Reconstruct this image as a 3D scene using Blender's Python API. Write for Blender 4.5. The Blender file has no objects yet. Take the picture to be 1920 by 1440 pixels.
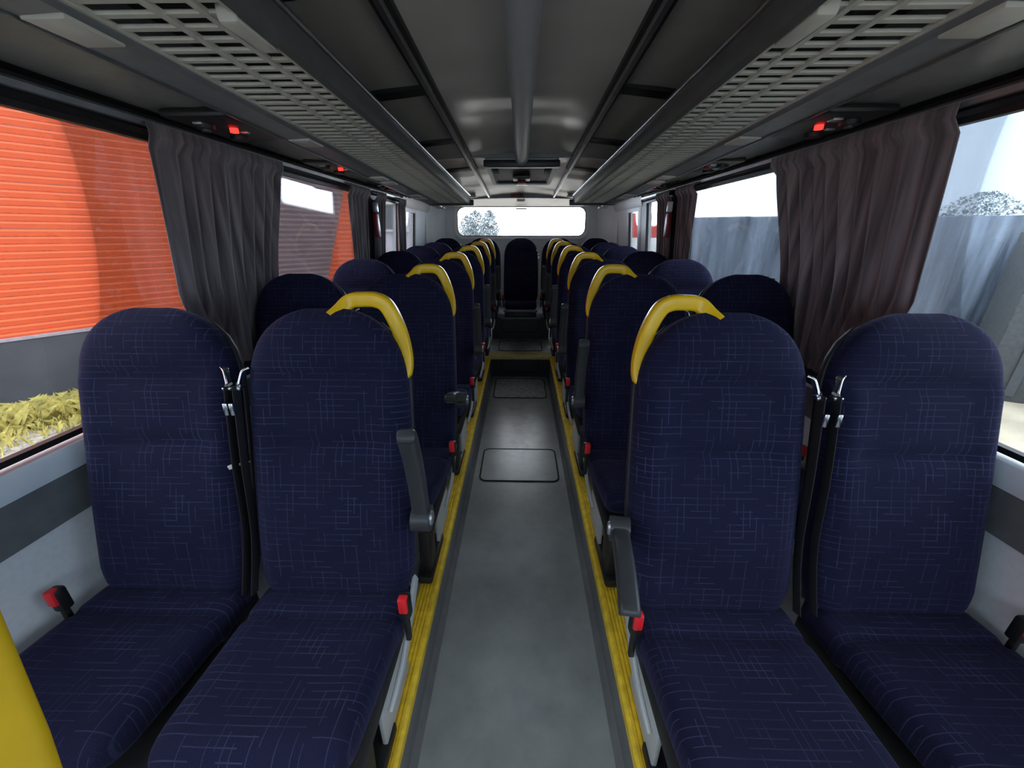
import bpy, bmesh, math, random
from mathutils import Vector, Matrix
random.seed(7)
SC = bpy.context.scene
COL = SC.collection
CH = 2.2                      # camera height above the ground outside
PITCH = math.radians(21.25)

# ------------------------------------------------------------------ camera
cd = bpy.data.cameras.new('camera'); cam = bpy.data.objects.new('camera', cd); COL.objects.link(cam)
cd.sensor_width = 36; cd.lens = 13.5; cd.clip_start = 0.02; cd.clip_end = 400
cam.location = (0, 0, CH); cam.rotation_euler = (math.pi/2 - PITCH, 0, math.radians(1.27))
SC.camera = cam

# ------------------------------------------------------------------ world, exposure
w = bpy.data.worlds.new('overcast'); SC.world = w; w.use_nodes = True
nt = w.node_tree; nt.nodes.clear()
tc = nt.nodes.new('ShaderNodeTexCoord'); sp = nt.nodes.new('ShaderNodeSeparateXYZ')
rp = nt.nodes.new('ShaderNodeValToRGB'); bg = nt.nodes.new('ShaderNodeBackground'); wo = nt.nodes.new('ShaderNodeOutputWorld')
rp.color_ramp.elements[0].position = 0.0; rp.color_ramp.elements[0].color = (0.22, 0.265, 0.315, 1)
rp.color_ramp.elements[1].position = 0.75; rp.color_ramp.elements[1].color = (.92, .94, .97, 1)
e_ = rp.color_ramp.elements.new(.25); e_.color = (0.26, 0.31, 0.37, 1)
nt.links.new(tc.outputs['Generated'], sp.inputs[0]); nt.links.new(sp.outputs['Z'], rp.inputs[0])
nt.links.new(rp.outputs[0], bg.inputs[0]); ay = nt.nodes.new('ShaderNodeMapRange'); ay.interpolation_type = 'SMOOTHSTEP'      # the cloud is brightest around the hidden sun, towards +Y
ay.inputs[1].default_value = .80; ay.inputs[2].default_value = 1.0; ay.inputs[3].default_value = 2.9; ay.inputs[4].default_value = 24
nt.links.new(sp.outputs['Y'], ay.inputs[0]); nt.links.new(ay.outputs[0], bg.inputs[1])
nt.links.new(bg.outputs[0], wo.inputs[0])
SC.view_settings.view_transform = 'Standard'; SC.view_settings.look = 'None'
SC.view_settings.gamma = 1; SC.view_settings.use_curve_mapping = False
SC.view_settings.exposure = 1.72
SC.cycles.diffuse_bounces = 8; SC.cycles.max_bounces = 16; SC.cycles.transparent_max_bounces = 24

def portal(x, y, z, sx, sy, rot):
    l = bpy.data.lights.new('window_portal', 'AREA'); l.shape = 'RECTANGLE'; l.size = sx; l.size_y = sy
    l.cycles.is_portal = True
    o = bpy.data.objects.new('window_portal', l); COL.objects.link(o); o.location = (x, y, z); o.rotation_euler = rot
for s in (-1, 1):             # portals only guide the sky's light through the openings
    portal(s*1.24, 2.0, CH-.1, .9, 6.4, (0, s*math.pi/2, 0))
portal(0, 5.72, CH+.16, 1.8, .45, (-math.pi/2, 0, 0))
portal(0, -1.37, CH-.18, 2.4, .76, (math.pi/2, 0, 0))

# ------------------------------------------------------------------ materials
def nodes(name):
    m = bpy.data.materials.new(name); m.use_nodes = True
    return m, m.node_tree, m.node_tree.nodes['Principled BSDF']
def mat(name, col, rough=.5, metal=0, var=.12, scale=20, bump=0, spec=.5, coat=0):
    m, t, b = nodes(name)
    b.inputs['Roughness'].default_value = rough; b.inputs['Metallic'].default_value = metal
    b.inputs['Specular IOR Level'].default_value = spec; b.inputs['Coat Weight'].default_value = coat
    c = t.nodes.new('ShaderNodeTexCoord'); n = t.nodes.new('ShaderNodeTexNoise')
    n.inputs['Scale'].default_value = scale; n.inputs['Detail'].default_value = 5
    t.links.new(c.outputs['Object'], n.inputs['Vector'])
    r = t.nodes.new('ShaderNodeValToRGB')
    r.color_ramp.elements[0].position = .3; r.color_ramp.elements[1].position = .7
    r.color_ramp.elements[0].color = (*[x*(1-var) for x in col], 1); r.color_ramp.elements[1].color = (*[min(1, x*(1+var)) for x in col], 1)
    t.links.new(n.outputs[0], r.inputs[0]); t.links.new(r.outputs[0], b.inputs['Base Color'])
    if bump:
        bp = t.nodes.new('ShaderNodeBump'); bp.inputs['Strength'].default_value = bump; bp.inputs['Distance'].default_value = .004
        t.links.new(n.outputs[0], bp.inputs['Height']); t.links.new(bp.outputs[0], b.inputs['Normal'])
    return m
def emis(name, col, s):
    m, t, b = nodes(name)
    b.inputs['Base Color'].default_value = (*col, 1); b.inputs['Emission Color'].default_value = (*col, 1); b.inputs['Emission Strength'].default_value = s
    return m

def math_n(t, op, a, b=None, c=None):
    n = t.nodes.new('ShaderNodeMath'); n.operation = op
    for i, v in enumerate((a, b, c)):
        if v is None: continue
        if isinstance(v, (int, float)): n.inputs[i].default_value = v
        else: t.links.new(v, n.inputs[i])
    return n.outputs[0]

def fabric():
    """navy moquette woven with broken thin lines, laid out in the UVs (metres)"""
    m, t, b = nodes('navy_moquette')
    uv = t.nodes.new('ShaderNodeUVMap'); s = t.nodes.new('ShaderNodeSeparateXYZ'); t.links.new(uv.outputs[0], s.inputs[0])
    u, v = s.outputs['X'], s.outputs['Y']
    def lines(a, bb, pitch, seg, seed, dens):
        row = math_n(t, 'FLOOR', math_n(t, 'DIVIDE', a, pitch))
        fr = math_n(t, 'FRACT', math_n(t, 'DIVIDE', a, pitch))
        off = math_n(t, 'MULTIPLY', row, .371)
        cell = math_n(t, 'FLOOR', math_n(t, 'ADD', math_n(t, 'DIVIDE', bb, seg), off))
        cx = t.nodes.new('ShaderNodeCombineXYZ'); t.links.new(row, cx.inputs[0]); t.links.new(cell, cx.inputs[1]); cx.inputs[2].default_value = seed
        wn = t.nodes.new('ShaderNodeTexWhiteNoise'); t.links.new(cx.outputs[0], wn.inputs['Vector'])
        on = math_n(t, 'LESS_THAN', wn.outputs['Value'], dens)
        return math_n(t, 'MULTIPLY', math_n(t, 'LESS_THAN', fr, .12), on)
    h = lines(v, u, .0165, .052, 1.0, .62)
    k = lines(u, v, .0165, .045, 7.0, .42)
    both = math_n(t, 'MAXIMUM', h, k)
    no = t.nodes.new('ShaderNodeTexNoise'); no.inputs['Scale'].default_value = 9; t.links.new(uv.outputs[0], no.inputs['Vector'])
    fade = t.nodes.new('ShaderNodeMapRange'); fade.inputs[1].default_value = .3; fade.inputs[2].default_value = .7; fade.inputs[3].default_value = .15; fade.inputs[4].default_value = .75
    t.links.new(no.outputs[0], fade.inputs[0])
    fac = math_n(t, 'MULTIPLY', both, fade.outputs[0])
    mx = t.nodes.new('ShaderNodeMix'); mx.data_type = 'RGBA'
    nn = t.nodes.new('ShaderNodeTexNoise'); nn.inputs['Scale'].default_value = 700; t.links.new(uv.outputs[0], nn.inputs['Vector'])
    r = t.nodes.new('ShaderNodeValToRGB'); r.color_ramp.elements[0].color = (.007, .007, .023, 1); r.color_ramp.elements[1].color = (.018, .019, .056, 1)
    r.color_ramp.elements[0].position = .3; r.color_ramp.elements[1].position = .7
    t.links.new(nn.outputs[0], r.inputs[0]); t.links.new(r.outputs[0], mx.inputs[6])
    mx.inputs[7].default_value = (.055, .06, .13, 1)
    t.links.new(fac, mx.inputs[0]); t.links.new(mx.outputs[2], b.inputs['Base Color'])
    b.inputs['Roughness'].default_value = .9; b.inputs['Specular IOR Level'].default_value = .15
    b.inputs['Sheen Weight'].default_value = .12; b.inputs['Sheen Roughness'].default_value = .4; b.inputs['Sheen Tint'].default_value = (.45, .5, .9, 1)
    bp = t.nodes.new('ShaderNodeBump'); bp.inputs['Strength'].default_value = .35; bp.inputs['Distance'].default_value = .002
    t.links.new(nn.outputs[0], bp.inputs['Height']); t.links.new(bp.outputs[0], b.inputs['Normal'])
    return m

def glass(name, tint=(.93, .96, .98), haze=0.0):
    m = bpy.data.materials.new(name); m.use_nodes = True; t = m.node_tree; t.nodes.clear()
    o = t.nodes.new('ShaderNodeOutputMaterial'); tr = t.nodes.new('ShaderNodeBsdfTransparent'); gl = t.nodes.new('ShaderNodeBsdfGlossy')
    tr.inputs[0].default_value = (*tint, 1); gl.inputs['Roughness'].default_value = .03
    fr = t.nodes.new('ShaderNodeFresnel'); fr.inputs[0].default_value = 1.45
    mx = t.nodes.new('ShaderNodeMixShader'); k = math_n(t, 'MULTIPLY', fr.outputs[0], .75)
    t.links.new(k, mx.inputs[0]); t.links.new(tr.outputs[0], mx.inputs[1]); t.links.new(gl.outputs[0], mx.inputs[2])
    last = mx.outputs[0]
    if haze:          # dried rain and dust on the outside of the pane
        df = t.nodes.new('ShaderNodeBsdfTranslucent'); df.inputs[0].default_value = (.8, .85, .9, 1)
        c = t.nodes.new('ShaderNodeTexCoord'); mp = t.nodes.new('ShaderNodeMapping'); mp.inputs['Scale'].default_value = (1, 14, 1.6)
        n = t.nodes.new('ShaderNodeTexNoise'); n.inputs['Scale'].default_value = 2.2; n.inputs['Detail'].default_value = 6
        t.links.new(c.outputs['Object'], mp.inputs[0]); t.links.new(mp.outputs[0], n.inputs['Vector'])
        mr = t.nodes.new('ShaderNodeMapRange'); mr.inputs[1].default_value = .4; mr.inputs[2].default_value = .75; mr.inputs[3].default_value = .02; mr.inputs[4].default_value = haze
        t.links.new(n.outputs[0], mr.inputs[0])
        m2 = t.nodes.new('ShaderNodeMixShader'); t.links.new(mr.outputs[0], m2.inputs[0]); t.links.new(last, m2.inputs[1]); t.links.new(df.outputs[0], m2.inputs[2]); last = m2.outputs[0]
    t.links.new(last, o.inputs[0])
    return m

def floor_mat():
    m, t, b = nodes('grey_vinyl')
    c = t.nodes.new('ShaderNodeTexCoord'); n = t.nodes.new('ShaderNodeTexNoise'); n.inputs['Scale'].default_value = 7; n.inputs['Detail'].default_value = 8; n.inputs['Roughness'].default_value = .65
    t.links.new(c.outputs['Object'], n.inputs['Vector'])
    r = t.nodes.new('ShaderNodeValToRGB'); r.color_ramp.elements[0].position = .3; r.color_ramp.elements[1].position = .72
    r.color_ramp.elements[0].color = (.25, .28, .29, 1); r.color_ramp.elements[1].color = (.38, .42, .43, 1)
    t.links.new(n.outputs[0], r.inputs[0])
    # scuffed aisle patch between the two hatches, lightened further to imitate rear-window light
    s = t.nodes.new('ShaderNodeSeparateXYZ'); t.links.new(c.outputs['Object'], s.inputs[0])
    dx = math_n(t, 'MULTIPLY', s.outputs['X'], 4.2); dy = math_n(t, 'MULTIPLY', math_n(t, 'SUBTRACT', s.outputs['Y'], 3.05), 1.3)
    d = math_n(t, 'SQRT', math_n(t, 'ADD', math_n(t, 'MULTIPLY', dx, dx), math_n(t, 'MULTIPLY', dy, dy)))
    n2 = t.nodes.new('ShaderNodeTexNoise'); n2.inputs['Scale'].default_value = 13; n2.inputs['Detail'].default_value = 9; n2.inputs['Roughness'].default_value = .7
    t.links.new(c.outputs['Object'], n2.inputs['Vector'])
    f = math_n(t, 'MULTIPLY', math_n(t, 'SUBTRACT', 1.15, d), math_n(t, 'MULTIPLY', math_n(t, 'SUBTRACT', n2.outputs[0], .27), 3.0))
    f = math_n(t, 'MINIMUM', math_n(t, 'MAXIMUM', f, 0), .8)
    mx = t.nodes.new('ShaderNodeMix'); mx.data_type = 'RGBA'; t.links.new(f, mx.inputs[0]); t.links.new(r.outputs[0], mx.inputs[6]); mx.inputs[7].default_value = (.66, .69, .71, 1)
    t.links.new(mx.outputs[2], b.inputs['Base Color']); b.inputs['Coat Weight'].default_value = .7; b.inputs['Coat Roughness'].default_value = .42; b.inputs['Roughness'].default_value = .29; b.inputs['Specular IOR Level'].default_value = .95
    bp = t.nodes.new('ShaderNodeBump'); bp.inputs['Strength'].default_value = .12; bp.inputs['Distance'].default_value = .01
    t.links.new(n.outputs[0], bp.inputs['Height']); t.links.new(bp.outputs[0], b.inputs['Normal'])
    return m

def ceiling_mat(name, col, rough, strength):
    m, t, b = nodes(name)
    c = t.nodes.new('ShaderNodeTexCoord'); mp = t.nodes.new('ShaderNodeMapping'); mp.inputs['Scale'].default_value = (.7, 1.5, 1)
    n = t.nodes.new('ShaderNodeTexNoise'); n.inputs['Scale'].default_value = 1.6; n.inputs['Detail'].default_value = 1
    t.links.new(c.outputs['Object'], mp.inputs[0]); t.links.new(mp.outputs[0], n.inputs['Vector'])
    b.inputs['Base Color'].default_value = (*col, 1); b.inputs['Roughness'].default_value = rough
    bp = t.nodes.new('ShaderNodeBump'); bp.inputs['Strength'].default_value = strength; bp.inputs['Distance'].default_value = .12
    t.links.new(n.outputs[0], bp.inputs['Height']); t.links.new(bp.outputs[0], b.inputs['Normal'])
    return m

def cloth_mat(name, col, col2):
    m, t, b = nodes(name)
    c = t.nodes.new('ShaderNodeTexCoord'); mp = t.nodes.new('ShaderNodeMapping'); mp.inputs['Scale'].default_value = (3, 16, .7)
    n = t.nodes.new('ShaderNodeTexNoise'); n.inputs['Scale'].default_value = 2.5; n.inputs['Detail'].default_value = 4
    t.links.new(c.outputs['Object'], mp.inputs[0]); t.links.new(mp.outputs[0], n.inputs['Vector'])
    r = t.nodes.new('ShaderNodeValToRGB'); r.color_ramp.elements[0].color = (*col, 1); r.color_ramp.elements[1].color = (*col2, 1)
    r.color_ramp.elements[0].position = .35; r.color_ramp.elements[1].position = .7
    t.links.new(n.outputs[0], r.inputs[0]); t.links.new(r.outputs[0], b.inputs['Base Color'])
    b.inputs['Roughness'].default_value = .8; b.inputs['Sheen Weight'].default_value = .3
    return m

def wet_panel_mat():
    """weathered blue-grey sheeting with vertical streaks"""
    m, t, b = nodes('streaked_sheeting')
    c = t.nodes.new('ShaderNodeTexCoord'); mp = t.nodes.new('ShaderNodeMapping'); mp.inputs['Scale'].default_value = (2.6, 2.6, .22)
    n = t.nodes.new('ShaderNodeTexNoise'); n.inputs['Scale'].default_value = 1.6; n.inputs['Detail'].default_value = 8; n.inputs['Roughness'].default_value = .62
    t.links.new(c.outputs['Object'], mp.inputs[0]); t.links.new(mp.outputs[0], n.inputs['Vector'])
    r = t.nodes.new('ShaderNodeValToRGB')
    r.color_ramp.elements[0].color = (.045, .062, .085, 1); r.color_ramp.elements[1].color = (.24, .30, .39, 1)
    r.color_ramp.elements[0].position = .32; r.color_ramp.elements[1].position = .68
    t.links.new(n.outputs[0], r.inputs[0]); t.links.new(r.outputs[0], b.inputs['Base Color']); b.inputs['Roughness'].default_value = .45
    return m

FAB = fabric()
M = dict(
    black=mat('black_plastic', (.012, .012, .013), .45, scale=60), black_matt=mat('black_rubber', (.008, .008, .009), .8),
    shell=mat('dark_shell', (.018, .018, .020), .5), yellow=mat('yellow_plastic', (.92, .56, .008), .33, var=.04, coat=.2), pole=mat('yellow_pole', (.85, .52, .01), .55, var=.05, spec=.25),
    strip=mat('yellow_nosing', (.86, .58, .03), .5, var=.22, scale=30), orange=None,
    dgrey=mat('dark_grey_plastic', (.042, .046, .05), .42), mgrey=mat('mid_grey_trim', (.16, .17, .18), .4),
    lgrey=mat('light_grey_trim', (.45, .49, .51), .42, var=.04), wall=mat('wall_lining', (.76, .80, .83), .55, var=.04, bump=.1, scale=60),
    ledge=mat('ledge_plastic', (.70, .78, .84), .3, var=.05), chrome=mat('chrome', (.75, .77, .78), .18, 1, var=.03),
    alu=mat('brushed_aluminium', (.45, .47, .48), .3, 1, var=.08), silver=mat('silver_cap', (.42, .44, .46), .3, .7),
    red=mat('red_button', (.80, .02, .03), .4, var=.03), darkred=mat('dark_red_plastic', (.25, .01, .015), .4),
    glow=emis('red_lamp', (1, .02, .015), 1.2), grid=mat('grid_plastic', (.50, .50, .45), .5, var=.06), rackdark=mat('rack_edge', (.085, .09, .095), .3),
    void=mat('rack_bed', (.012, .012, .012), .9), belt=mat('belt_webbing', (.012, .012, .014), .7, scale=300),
    ceil=ceiling_mat('dark_ceiling_lining', (.42, .42, .41), .28, .6), ceil2=ceiling_mat('pale_ceiling_lining', (.78, .70, .68), .35, .3),
    sidebay=mat('side_bay_lining', (.28, .28, .27), .5, var=.05), duct=mat('duct_grey', (.30, .32, .35), .4, var=.03),
    rear=mat('rear_lining', (.74, .77, .80), .5, var=.08, scale=3), floor=floor_mat(), hatch=None, curtain=cloth_mat('curtain_cloth', (.075, .060, .066), (.29, .245, .26)),
    glass=glass('window_glass', (.97, .98, .985)), sideglass=glass('tinted_side_glass', (.78, .80, .82)), glasswet=glass('rain_marked_glass', (.76, .79, .82)), white=mat('white_plastic', (.8, .8, .78), .4, var=.03),
    channel=mat('channel_panel', (.20, .20, .195), .26, var=.05), scuff=mat('scuffed_vinyl', (.50, .54, .55), .4, var=.3, scale=25, bump=.1),
    platform=mat('platform_vinyl', (.30, .32, .33), .5, var=.12),
)

# ------------------------------------------------------------------ mesh helpers
def link(name, me, m, parent=None, smooth=False, angle=None):
    o = bpy.data.objects.new(name, me); COL.objects.link(o)
    if m is not None and not me.materials: me.materials.append(m)
    if parent is not None: o.parent = parent
    if smooth:
        for p in me.polygons: p.use_smooth = True
    return o
def bm_obj(name, bm, m, parent=None, smooth=False):
    bmesh.ops.recalc_face_normals(bm, faces=bm.faces)
    me = bpy.data.meshes.new(name); bm.to_mesh(me); bm.free()
    o = link(name, me, m, parent, False)
    if smooth:
        me.polygons.foreach_set('use_smooth', [True]*len(me.polygons))
        try: me.set_sharp_from_angle(angle=math.radians(40))
        except Exception: pass
    return o
def add_box(bm, x0, x1, y0, y1, z0, z1, bev=0, seg=2, mtx=None):
    r = bmesh.ops.create_cube(bm, size=1); vs = r['verts']
    for v in vs: v.co = Vector(((x0+x1)/2 + v.co.x*abs(x1-x0), (y0+y1)/2 + v.co.y*abs(y1-y0), (z0+z1)/2 + v.co.z*abs(z1-z0)))
    if bev:
        es = list({e for v in vs for e in v.link_edges})
        r = bmesh.ops.bevel(bm, geom=es, offset=bev, segments=seg, affect='EDGES', profile=.5)
        vs = list({v for f in r['faces'] for v in f.verts} | {v for v in vs if v.is_valid})
    if mtx is not None:
        for v in vs: v.co = mtx @ v.co
    return vs
def box(name, x0, x1, y0, y1, z0, z1, m, parent=None, bev=0, mtx=None):
    bm = bmesh.new(); add_box(bm, x0, x1, y0, y1, z0, z1, bev, mtx=mtx)
    return bm_obj(name, bm, m, parent, bev > 0)
def add_cyl(bm, p0, p1, r, seg=16, r2=None):
    p0, p1 = Vector(p0), Vector(p1); d = p1-p0
    res = bmesh.ops.create_cone(bm, cap_ends=True, segments=seg, radius1=r, radius2=r if r2 is None else r2, depth=d.length)
    q = d.to_track_quat('Z', 'Y').to_matrix().to_4x4(); mt = Matrix.Translation((p0+p1)/2) @ q
    for v in res['verts']: v.co = mt @ v.co
def cyl(name, p0, p1, r, m, parent=None, seg=16, r2=None):
    bm = bmesh.new(); add_cyl(bm, p0, p1, r, seg, r2); return bm_obj(name, bm, m, parent, True)
def sweep_prof(bm, rings, closed=True, cap=True):
    vr = [[bm.verts.new(p) for p in r] for r in rings]
    n = len(vr[0])
    for a, b in zip(vr, vr[1:]):
        for i in range(n if closed else n-1):
            j = (i+1) % n; bm.faces.new((a[i], a[j], b[j], b[i]))
    if cap and closed:
        bm.faces.new(list(reversed(vr[0]))); bm.faces.new(vr[-1])
    return vr
def extrude(name, prof, ys, m, parent=None, closed=True, smooth=False):
    """prof(y) -> list of (x, z rel. camera height); swept along ys"""
    bm = bmesh.new()
    sweep_prof(bm, [[(x, y, CH+z) for x, z in (prof(y) if callable(prof) else prof)] for y in ys], closed, closed)
    return bm_obj(name, bm, m, parent, smooth)
def plate(name, outer, inner, m, parent=None, depth=(0, .02, 0)):
    """plate with one hole: outer and inner loops of equal length (3-D points)"""
    bm = bmesh.new(); d = Vector(depth); n = len(outer)
    a = [bm.verts.new(p) for p in outer]; b = [bm.verts.new(p) for p in inner]
    c = [bm.verts.new(Vector(p)+d) for p in outer]; e = [bm.verts.new(Vector(p)+d) for p in inner]
    for i in range(n):
        j = (i+1) % n
        bm.faces.new((a[i], a[j], b[j], b[i])); bm.faces.new((c[i], e[i], e[j], c[j]))
        bm.faces.new((b[i], b[j], e[j], e[i])); bm.faces.new((a[i], c[i], c[j], a[j]))
    return bm_obj(name, bm, m, parent)
def rrect(w, h, r, n=6):
    pts = []
    for k, (sx, sy) in enumerate(((1, 1), (-1, 1), (-1, -1), (1, -1))):
        for i in range(n):
            a = math.pi/2*(k + i/(n-1)); pts.append((sx*(w-r) + r*math.cos(a), sy*(h-r) + r*math.sin(a)))
    return pts
def outer_match(w, h, pts):
    out = []
    for x, y in pts:
        s = max(abs(x)/w, abs(y)/h); out.append((x/s, y/s))
    # snap the corner samples
    return out
def empty(name, loc=(0, 0, 0)):
    o = bpy.data.objects.new(name, None); COL.objects.link(o); o.location = loc; o.empty_display_size = .1; return o
def tag(o, label, cat, group=None):
    o['label'] = label; o['category'] = cat
    if group: o['group'] = group
    return o
def structure(o): o['kind'] = 'structure'; return o
def dup(o, parent=None):
    c = o.copy(); COL.objects.link(c)
    if parent is not None: c.parent = parent
    for ch in list(o.children): dup(ch, c)
    return c

# heights relative to the camera
def plat(y): return -1.385 + .027*y            # seat platforms, rising gently to the rear
def aisle(y): return -1.545 + .008*y
def hc(y): return .590 - .042*y                # ceiling at the two rails
def rackz(y): return .385 - .028*y             # underside of the luggage racks
SILL, WTOP = -.515, .29
def wx(z):                                      # inner face of the side wall (leans in above the sill)
    return 1.215 if z <= SILL else 1.215 - (z-SILL)*.10
Y0, Y1 = -1.3, 5.65
YS = [Y0, 0, 1, 2, 3, 4, 5, Y1]

# ------------------------------------------------------------------ floor
STEPY, STEP2 = 4.12, 4.86
XS = .335
fl = extrude('floor', lambda y: [(-XS+.004, aisle(y)), (XS-.004, aisle(y)), (XS-.004, aisle(y)-.05), (-XS+.004, aisle(y)-.05)], [Y0, 0, 1.4, 2, 3, STEPY], M['floor'])
structure(fl)
for s in (-1, 1):
    p = extrude('platform', lambda y: [(s*(XS+.008), plat(y)), (s*1.25, plat(y)), (s*1.25, plat(y)-.3), (s*(XS+.008), plat(y)-.3)], [Y0, 2, STEP2+.9], M['platform'], fl)
    e = extrude('aisle_edge', lambda y: [(s*XS, plat(y)-.004), (s*(XS+.01), plat(y)-.004), (s*(XS+.01), aisle(y)-.02), (s*(XS-.028), aisle(y)-.02), (s*(XS-.028), aisle(y)+.004), (s*(XS-.006), aisle(y)+.025)],
                [Y0, 1, 2, 3, STEPY], M['mgrey'], fl, smooth=False)
    def nose(y, s=s):
        z = plat(y); pts = [(s*(XS-.006), z-.030), (s*(XS-.006), z+.002), (s*XS, z+.006)]
        for k in range(5):
            a = XS+.004+k*.013
            pts += [(s*a, z+.009), (s*(a+.009), z+.009), (s*(a+.009), z+.0045), (s*(a+.013), z+.0045)]
        pts += [(s*(XS+.074), z+.001), (s*(XS+.074), z-.003), (s*XS, z-.003), (s*XS, z-.03)]
        return pts
    n_ = extrude('yellow_edge_strip', nose, [Y0, 1, 2, 3, STEPY+.02], M['strip'], fl)
# steps at the rear
zt = plat(STEPY)+.012
box('step_riser', -XS-.02, XS+.02, STEPY, STEPY+.03, CH+aisle(STEPY)-.05, CH+zt-.03, M['black'], fl)
box('step_tread', -XS-.04, XS+.04, STEPY+.02, STEP2, CH+zt-.04, CH+zt, M['scuff'], fl)
bm = bmesh.new(); add_box(bm, -XS-.045, XS+.045, STEPY-.035, STEPY+.13, CH+zt-.035, CH+zt+.006, .005)
for k in range(5): add_box(bm, -XS-.04, XS+.04, STEPY-.02+k*.028, STEPY-.005+k*.028, CH+zt+.004, CH+zt+.009)
bm_obj('step_nosing', bm, mat('pale_yellow_nosing', (.72, .62, .26), .45, var=.12, scale=30), fl, True)
zt2 = -.955
box('upper_riser', -XS-.03, XS+.03, STEP2, STEP2+.03, CH+zt-.05, CH+zt2-.02, M['dgrey'], fl)
box('upper_tread', -1.2, 1.2, STEP2, Y1, CH+zt2-.04, CH+zt2, M['scuff'], fl)
box('upper_step_edge', -XS-.03, XS+.03, STEP2-.012, STEP2+.03, CH+zt2-.03, CH+zt2+.004, M['silver'], fl, .004)
# floor hatches: rounded cover plate in a black rubber seal
def hatch(name, cx, cy, w_, h_, tilt, zf, mt, r=.05):
    lo = rrect(w_, h_, r, 7); li = rrect(w_-.009, h_-.009, r-.009, 7)
    if tilt == 'flat':
        P = lambda p, dz=0: (cx+p[0], cy+p[1], CH+zf(cy+p[1])+dz); d = (0, 0, -.01)
    else:
        P = lambda p, dz=0: (cx+p[0], cy-dz, zf+p[1]); d = (0, .01, 0)
    seal = plate('hatch_seal', [P(p, .005) for p in lo], [P(p, .005) for p in li], M['black_matt'], None, d)
    bm = bmesh.new(); vs = [bm.verts.new(P(p, .003)) for p in li]; f = bm.faces.new(vs)
    r_ = bmesh.ops.extrude_face_region(bm, geom=[f]); bmesh.ops.translate(bm, vec=Vector(d)*.5, verts=[v for v in r_['geom'] if isinstance(v, bmesh.types.BMVert)])
    c = bm_obj(name, bm, mt, fl); seal.parent = c
    return c
hatch('hatch_cover', 0, 2.345, .270, .205, 'flat', aisle, M['floor'])
hatch('hatch_cover', 0, 3.78, .270, .27, 'flat', aisle, M['scuff'])  # pale cover: wear, plus reflected light put into the colour
hatch('hatch_cover', 0, STEPY-.001, .21, .10, 'up', CH-1.36, M['black'], .045)
hatch('hatch_cover', 0, 4.52, .26, .22, 'flat', lambda y: zt, M['scuff'], .045)
hatch('hatch_cover', 0, STEP2-.001, .24, .085, 'up', CH-1.085, M['dgrey'], .05)

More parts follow.
